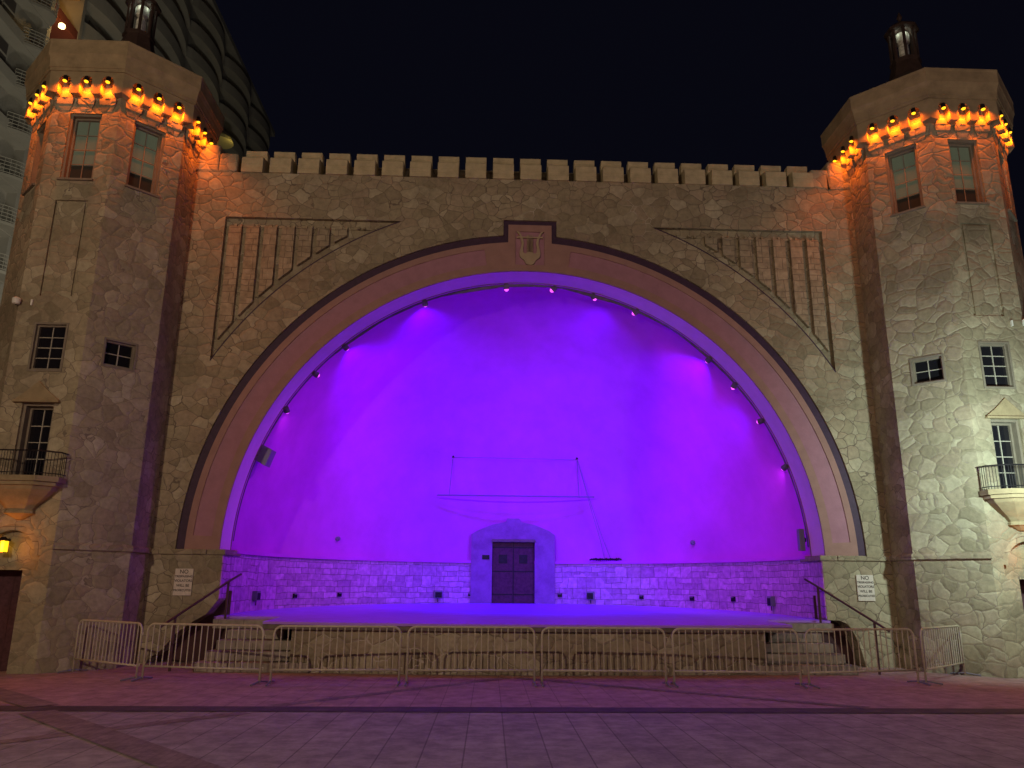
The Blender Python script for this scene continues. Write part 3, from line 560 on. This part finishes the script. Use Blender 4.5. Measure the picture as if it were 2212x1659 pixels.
# ------------------------------------------------------------------ stair handrails
for sg, side in ((-1, 'left'), (1, 'right')):
    X = lambda x: AX+sg*x
    t = thing('handrail', f'dark metal handrail down the {side} stage steps', 'handrail', (X(6.8), 18.0, 0))
    o = (X(6.8), 18.0, 0); P = lambda x, y, z: (X(x)-o[0], y-o[1], z)
    MB().tube([P(6.62, 18.78, 1.98), P(6.78, 18.62, 1.85), P(7.55, 17.1, .98), P(7.62, 16.98, .9)], .026, 8).build('rail', 'rail', t, smooth=True)
    for (x, y, z0, z1) in ((6.82, 18.55, .95, 1.8), (7.46, 17.28, 0, 1.07)): MB().tube([P(x, y, z0), P(x, y, z1)], .028, 8).build('post', 'rail', t)
# ------------------------------------------------------------------ violet floodlights along the arch rim
names = ['lowest violet floodlight on the left rim of the arch', 'second violet floodlight up the left rim of the arch', 'third violet floodlight up the left rim of the arch', 'fourth violet floodlight up the left rim of the arch', 'violet floodlight at the arch top, just left of the keystone', 'twin violet floodlight at the arch top, just right of the keystone', 'fifth violet floodlight up the right rim of the arch', 'fourth violet floodlight up the right rim of the arch', 'third violet floodlight up the right rim of the arch', 'second violet floodlight up the right rim of the arch', 'lowest violet floodlight on the right rim of the arch']
LP = [(-5.13, 6.13), (-4.44, 7.1), (-3.73, 7.88), (-1.67, 9.19), (.54, 9.72), (1.85, 9.74), (2.95, 9.5), (4.12, 9.10), (6.1, 7.78), (6.77, 7.07), (7.45, 6.11), (8.0, 4.86)]
names.insert(6, 'small violet floodlight hanging at the arch top, second right of the keystone')
VC = (.17, 0, 1); MG = (.42, .03, .80); BL = (.05, 0, 1)
VC = (.12, 0, 1); MG = (.42, .045, .66); cols = [MG, VC, VC, VC, BL, MG, MG, VC, VC, BL, VC, MG]
aims = [(-4.6, 24.3, 2.9), (1.5, 26.4, 5.2), (-1.0, 26, 5.4), (-1.2, 26, 5.4), (1.5, 23.5, 1), (-5.4, 22.6, 3.4), (7.4, 22.8, 3.4), (-2.4, 25.6, 5.2), (3.4, 25.8, 5.4), (4.5, 25, 1.6), (2.5, 26.2, 5.0), (6.6, 24.3, 2.9)]
ens = [50, 260, 780, 850, 2800, 1800, 1600, 850, 900, 500, 300, 50]
for q, ((x, z), lab, am, en) in enumerate(zip(LP, names, aims, ens)):
    a = atan2(z-SZ, x-AX); rd = 7.13; cx, cz = AX+rd*cos(a), SZ+rd*sin(a); cy = WY+.98
    t = thing('stage_floodlight', lab, 'floodlight', (cx, cy, cz), group='violet floodlights along the arch rim')
    d = (Vector(am)-Vector((cx, cy, cz))).normalized(); up = Vector((cos(a), 0, sin(a)))
    MB().tube([tuple(d*-.10), tuple(d*-.08), tuple(d*.05)], [.04, .07, .08], 12).build('lamp_housing', 'cloth', t)
    MB().tube([tuple(d*.052), tuple(d*.07), tuple(d*.10), tuple(d*.115)], [.066, .06, .04, .015], 12).build('lens', 'pglow', t)
    MB().tube([(0, 0, 0), tuple(up*.12)], .015, 6).build('yoke', 'iron', t)
    lamp('stage_beam', 'SPOT', tuple(d*.14), en, cols[q], aim=tuple(d*2), size=.06, spot=62 if q in (4, 5, 6) else 102, blend=1, parent=t)
    if q == 4: lamp('stage_beam', 'SPOT', tuple(d*.14), 420, (.16, 0, 1), aim=(0, -5.2, -9.6), size=.06, spot=95, blend=1, parent=t)
    if q == 6: lamp('stage_beam', 'SPOT', tuple(d*.14), 800, VC, aim=tuple(Vector((3.0, 25.8, 5.0))-Vector((cx, cy, cz))), size=.06, spot=92, blend=1, parent=t)
# black cloth valance sagging along the rim
mb = MB(); secs = []
for k in range(181):
    a = pi*(.012+.976*k/180); sag = .012+sin(pi*k/180)**2*(.03*abs(sin(k*.23))+.05*sin(k*.11)**2+.012*random.random())
    secs.append([(AX+r*cos(a), y, SZ+r*sin(a)) for r, y in ((7.17, WY+.88), (7.17-sag, WY+.9), (7.17-sag, WY+.93), (7.17, WY+.95))])
tag(mb.loft(secs, True).build('cloth_valance', 'cloth'), 'black cloth valance sagging round the inner rim of the arch', 'valance')
# loudspeaker on the left of the arch
t = thing('loudspeaker', 'grey wedge loudspeaker hung on the left rim of the arch', 'loudspeaker', (-5.72, 19.85, 4.9))
MB().prism([(0, 0), (.28, -.16), (.42, .25), (.1, .42)], lambda x, z: (x-.05, -.12, z-.1), lambda x, z: (x-.02, .22, z-.1)).build('cabinet', 'box', t, bevel=.01)
MB().box(-.12, .02, -.14, .1, -.02, .22).build('bracket', 'iron', t)
t = thing('wall_speaker', 'dark slim column speaker on the right pier of the arch', 'loudspeaker', (8.06, 19.7, 2.95))
MB().box(-.07, .07, -.08, .08, -.27, .27).build('cabinet', 'box', t, bevel=.01); MB().box(.07, .12, -.03, .03, -.05, .05).build('bracket', 'iron', t)
# ------------------------------------------------------------------ boxes on the dado
def dadobox(x, z, w_, h_, lab, sty):
    dx = x-AX; y = C3[1]+sqrt(7.08**2-dx*dx); ang = atan2(y-C3[1], dx); n = Vector((-cos(ang), -sin(ang)))
    t = thing('outlet_box', lab, 'outlet box', (x, y, z), ang-pi/2+pi, 'outlet boxes along the foot of the shell wall')
    if sty == 'big':
        MB().box(-w_/2, w_/2, 0, .14, -h_/2, h_/2).build('housing', 'box', t, bevel=.006); MB().box(-w_/2+.02, w_/2-.02, .141, .15, -h_/2+.02, h_/2-.05).build('cover', 'iron', t); MB().tube([(0, .07, -h_/2), (0, .07, -h_/2-.12)], .015, 6).build('conduit', 'iron', t)
    else:
        MB().box(-w_/2, w_/2, 0, .05, -h_/2, h_/2).build('housing', 'iron', t); MB().box(-w_/2+.02, w_/2-.02, .05, .09, h_/2-.03, h_/2-.01).build('cover', 'box', t)
bx = [(-5.86, 1.46, .20, .24, 'far left', 'big'), (-5.23, 1.44, .14, .12, 'second from the left', 's'), (-4.24, 1.46, .13, .12, 'third from the left', 's'), (-1.41, 1.47, .26, .24, 'left of the door, below the ledge', 'big'), (-.36, 1.46, .11, .08, 'close to the left side of the door surround', 's'),
      (2.62, 1.47, .14, .12, 'just right of the door surround', 's'), (3.61, 1.47, .24, .26, 'right of the door, under the cable coil', 'big'), (5.12, 1.44, .13, .12, 'fourth from the right', 's'), (6.43, 1.43, .14, .13, 'third from the right', 's'), (7.3, 1.44, .14, .13, 'second from the right', 's'), (7.9, 1.42, .18, .26, 'far right', 'big')]
for x, z, a, b, p, s_ in bx: dadobox(x, z, a, b, ('grey power box on the dado, ' if s_ == 'big' else 'small black outlet box on the dado, ')+p, s_)
for x, side in ((-4.4, 'left'), (6.55, 'right')):
    dx = x-AX; z = 3.1; rr2 = sqrt(RS**2-(z-C3[2])**2); y = C3[1]+sqrt(rr2**2-dx*dx); n = (Vector((AX, C3[1], z))-Vector((x, y, z))).normalized()
    t = thing('round_fixture', f'small round fixture on the violet plaster at the {side}, above the dado', 'wall fixture', (x, y, z))
    MB().tube([(0, 0, 0), tuple(n*.08)], .07, 12).build('body', 'box', t); MB().tube([tuple(n*.082), tuple(n*.12)], [.05, .03], 10).build('cap', 'box', t)
# ------------------------------------------------------------------ hanging pipe with ropes, cable coil on the ledge
t = thing('hanging_pipe', 'thin pipe batten hung on ropes across the back of the shell', 'pipe batten', (1.07, 25.7, 4.62))
MB().tube([(-2.55, 0, 0), (2.62, 0, 0)], .022, 8).build('pipe', 'rope', t)
def on_shell(x, z): rr2 = RS**2-(z-C3[2])**2-(x-AX)**2; return C3[1]+sqrt(max(.1, rr2))
ya = on_shell(-.93, 5.9)-25.7
for x, x2 in ((-2.07, -2.16), (2.07, 2.12)):
    MB().tube([(x, .02, 1.28), (x2, 0, .02)], .012, 5).build('rope', 'rope', t)
    MB().tube([(x, ya+.12, 1.34), (x, ya-.02, 1.34), (x, 0, 1.28)], .022, 6).lathe((x, 0, 1.24), [(.045, 0), (.045, .09)], 8).build('pulley', 'iron', t)
MB().tube([(-2.07, 0, 1.26), (2.05, 0, 1.23)], .008, 5).build('rope', 'rope', t)
for dx in (0, .10): MB().tube([(2.07, 0, 1.28), (2.38+dx*.3, .05, .1), (2.83+dx, .2, -1.4), (2.98+dx*2, .35, -1.98)], .009, 5).build('rope', 'rope', t)
t = thing('cable_coil', 'black cable bundle lying on the dado ledge right of the door', 'cable', (4.05, 25.9, 2.56))
mb = MB()
for k in range(14):
    x = -.42+.065*k; y = .22-.02*k; mb.tube([(x-.06, y, .03+.02*random.random()), (x, y-.05, .06+.03*random.random()), (x+.09, y-.03, .03+.02*random.random())], .028, 6)
mb.build('cable', 'iron', t)
# ------------------------------------------------------------------ cameras on the towers
for cx, m, side in ((-9.59, 1, 'left'), (11.73, -1, 'right')):
    x = cx+m*-.79
    t = thing('security_camera', f'white dome security camera on the outer edge of the {side} tower', 'security camera', (x, 16.62, 7.82), group='dome cameras on the towers')
    MB().lathe((0, 0, -.1), [(.02, -.02), (.075, .0), (.085, .05), (.085, .12), (.04, .15)], 14).build('camera_body', 'white', t, smooth=False); MB().tube([(0, 0, -.02), (0, .2, .0)], .02, 6).build('arm', 'white', t); MB().lathe((0, 0, -.13), [(.01, 0), (.05, .03), (.06, .05)], 12).build('camera_dome', 'glass', t)
    MB().box(m*.31-.02, m*.31+.02, .03, .075, -.12, .02).build('junction_box', 'white', t)
# small vent tile on the left tower
t = thing('electrical_cabinet', 'low stone coloured utility cabinet face on the left tower flank above the barrier', 'cabinet', (-8.2, 17.3, 2.2), R(45)) if False else None
# ------------------------------------------------------------------ street light that throws the pale glare at the right
t = thing('street_lamp', 'tall street lamp outside the right edge beside the right tower', 'street lamp', (11.2, 14.0, 0))
MB().lathe((0, 0, 0), [(.16, 0), (.14, .4), (.07, .5), (.05, 4.3)], 10).build('pole', 'iron', t); MB().box(-.35, .06, -.16, .10, 3.98, 4.30).build('lamp_head', 'iron', t)
# ------------------------------------------------------------------ apartment tower behind
hr = thing('apartment_tower', 'dark high rise apartment block with wavy balconies rising behind the left tower', 'building', (-34, 60, 0))
def hb(mb, name, m, parent=hr): return bb(mb, name, m, parent=parent)
HX, HT, F = -32.0, 67.4, 3.3
hb(MB().box(-52, HX-.9, 38, 49.6, 0, HT-3.3).box(-52, HX-3.0, 49.6, 53.8, 0, HT).box(-52, HX-1.2, 53.8, 105, 0, HT-.4), 'wall', 'hwall')
mb = MB()
for k in range(19): z = 41.0-F*8+F*k-5*F+F*0
mb = MB()
for k in range(-8, 8):
    z = 41.0+F*k; mb.box(HX-2, HX, 38, 49.6, z-.35, z+.45)
hb(mb, 'floor_band', 'hbal')
hb(MB().box(HX-3.0, HX-.2, 49.6, 50.0, 0, HT).box(HX-3, HX-.2, 53.4, 53.8, 0, HT), 'stair_fin', 'hwall')
for k in range(-5, 8):
    z = 41.0+F*k
    for y0 in (38.9, 44.2):
        fr = hb(MB().box(HX-.95, HX-.84, y0, y0+2.7, z+.75, z+2.75), 'window', 'hglass')
        m2 = MB().box(HX-.85, HX-.80, y0+1.3, y0+1.42, z+.75, z+2.75).box(HX-.85, HX-.80, y0, y0+2.7, z+1.75, z+1.87)
        hb(m2, 'muntins', 'hbal', parent=fr)
for k in range(-8, 3):
    z = 41.0+F*k; m2 = MB(); pth = [(HX-.1+1.1*sin(pi*q/12), 47.0+2.6*q/12) for q in range(13)]
    m2.prism(pth, lambda x, y: (x, y, z-.3), lambda x, y: (x, y, z-.1))
    for h_ in (.0, .25, .5, .75, 1.0): m2.tube([(x, y, z+h_) for x, y in pth], .03, 4)
    for x, y in pth: m2.tube([(x, y, z-.1), (x, y, z+1.0)], .02, 4)
    hb(m2, 'small_balcony', 'hbal')
hb(MB().box(HX-3, HX-.3, 50.0, 53.4, 42.6, 43.4), 'red_parapet', 'hred')
hb(MB().box(HX-2.99, HX-.5, 50.0, 53.4, 46.3, 46.7), 'landing', 'hland')
hb(MB().lathe((HX+.15, 50.6, 41.5), [(.1, 0), (.22, .08), (.22, .3), (.1, .4)], 10), 'wall_lamp', 'hlamp')
lamp('landing_light', 'POINT', (HX-34*0-1.2+34, 51.8-60, 45.2), 40, (1, .52, .12), size=.2, parent=hr)
lamp('wall_lamp_light', 'POINT', (HX+1.0+34, 50.9-60, 41.3), 90, (1, .62, .2), size=.2, parent=hr)
nb = 0
for b in range(5):
    y0 = 53.9+10.2*b; wv = [1.5, 1.1, 1.4, 1.7, 1.5][b]
    for k in range(-8, 8):
        z = 41.0+F*k
        pth = [(HX-1.1+wv*sin(pi*q/16)**.7, y0+10.2*q/16) for q in range(17)]
        inn = [(x-.22, y) for x, y in pth]
        m2 = MB(); n = len(pth)
        m2.loft([[(x, y, zz) for (x, y), zz in ((pth[i], z-.35), (pth[i], z+1.0), (inn[i], z+1.0), (inn[i], z-.15), ((HX-1.25, pth[i][1]), z-.15), ((HX-1.25, pth[i][1]), z-.35))] for i in range(n)], True)
        hb(m2, 'balcony', 'hbal'); nb += 1
for b in range(5):
    m2 = MB()
    for k in range(-8, 8):
        z = 41.0+F*k; y0 = 53.9+10.2*b; m2.box(HX-1.21, HX-1.14, y0+2.2, y0+4.4, z+.1, z+2.4).box(HX-1.21, HX-1.14, y0+6.0, y0+8.2, z+.1, z+2.4)
    hb(m2, 'balcony_windows', 'hglass')
hb(MB().box(-40, HX-.2, 53.8, 105.5, HT-.6, HT+.1), 'roof', 'hwall')
hb(MB().lathe((HX+.3, 83.2, 52.1), [(1.5, 0), (1.3, .5), (.7, 1.0), (.1, 1.2)], 14), 'awning', 'hyel')
lamp('awning_light', 'POINT', (HX+2.2+34, 82.5-60, 51.6), 25, (1, .8, .3), size=.2, parent=hr)
lamp('block_fill', 'AREA', (-12, 42, 8), 2200, (1, .93, .76), aim=(-32, 62, 34), size=3)  # unseen area fills, added to brighten the apartment block
lamp('block_fill', 'AREA', (-14, 24, 12), 1000, (.85, .98, .8), aim=(-32, 50, 40), size=3)
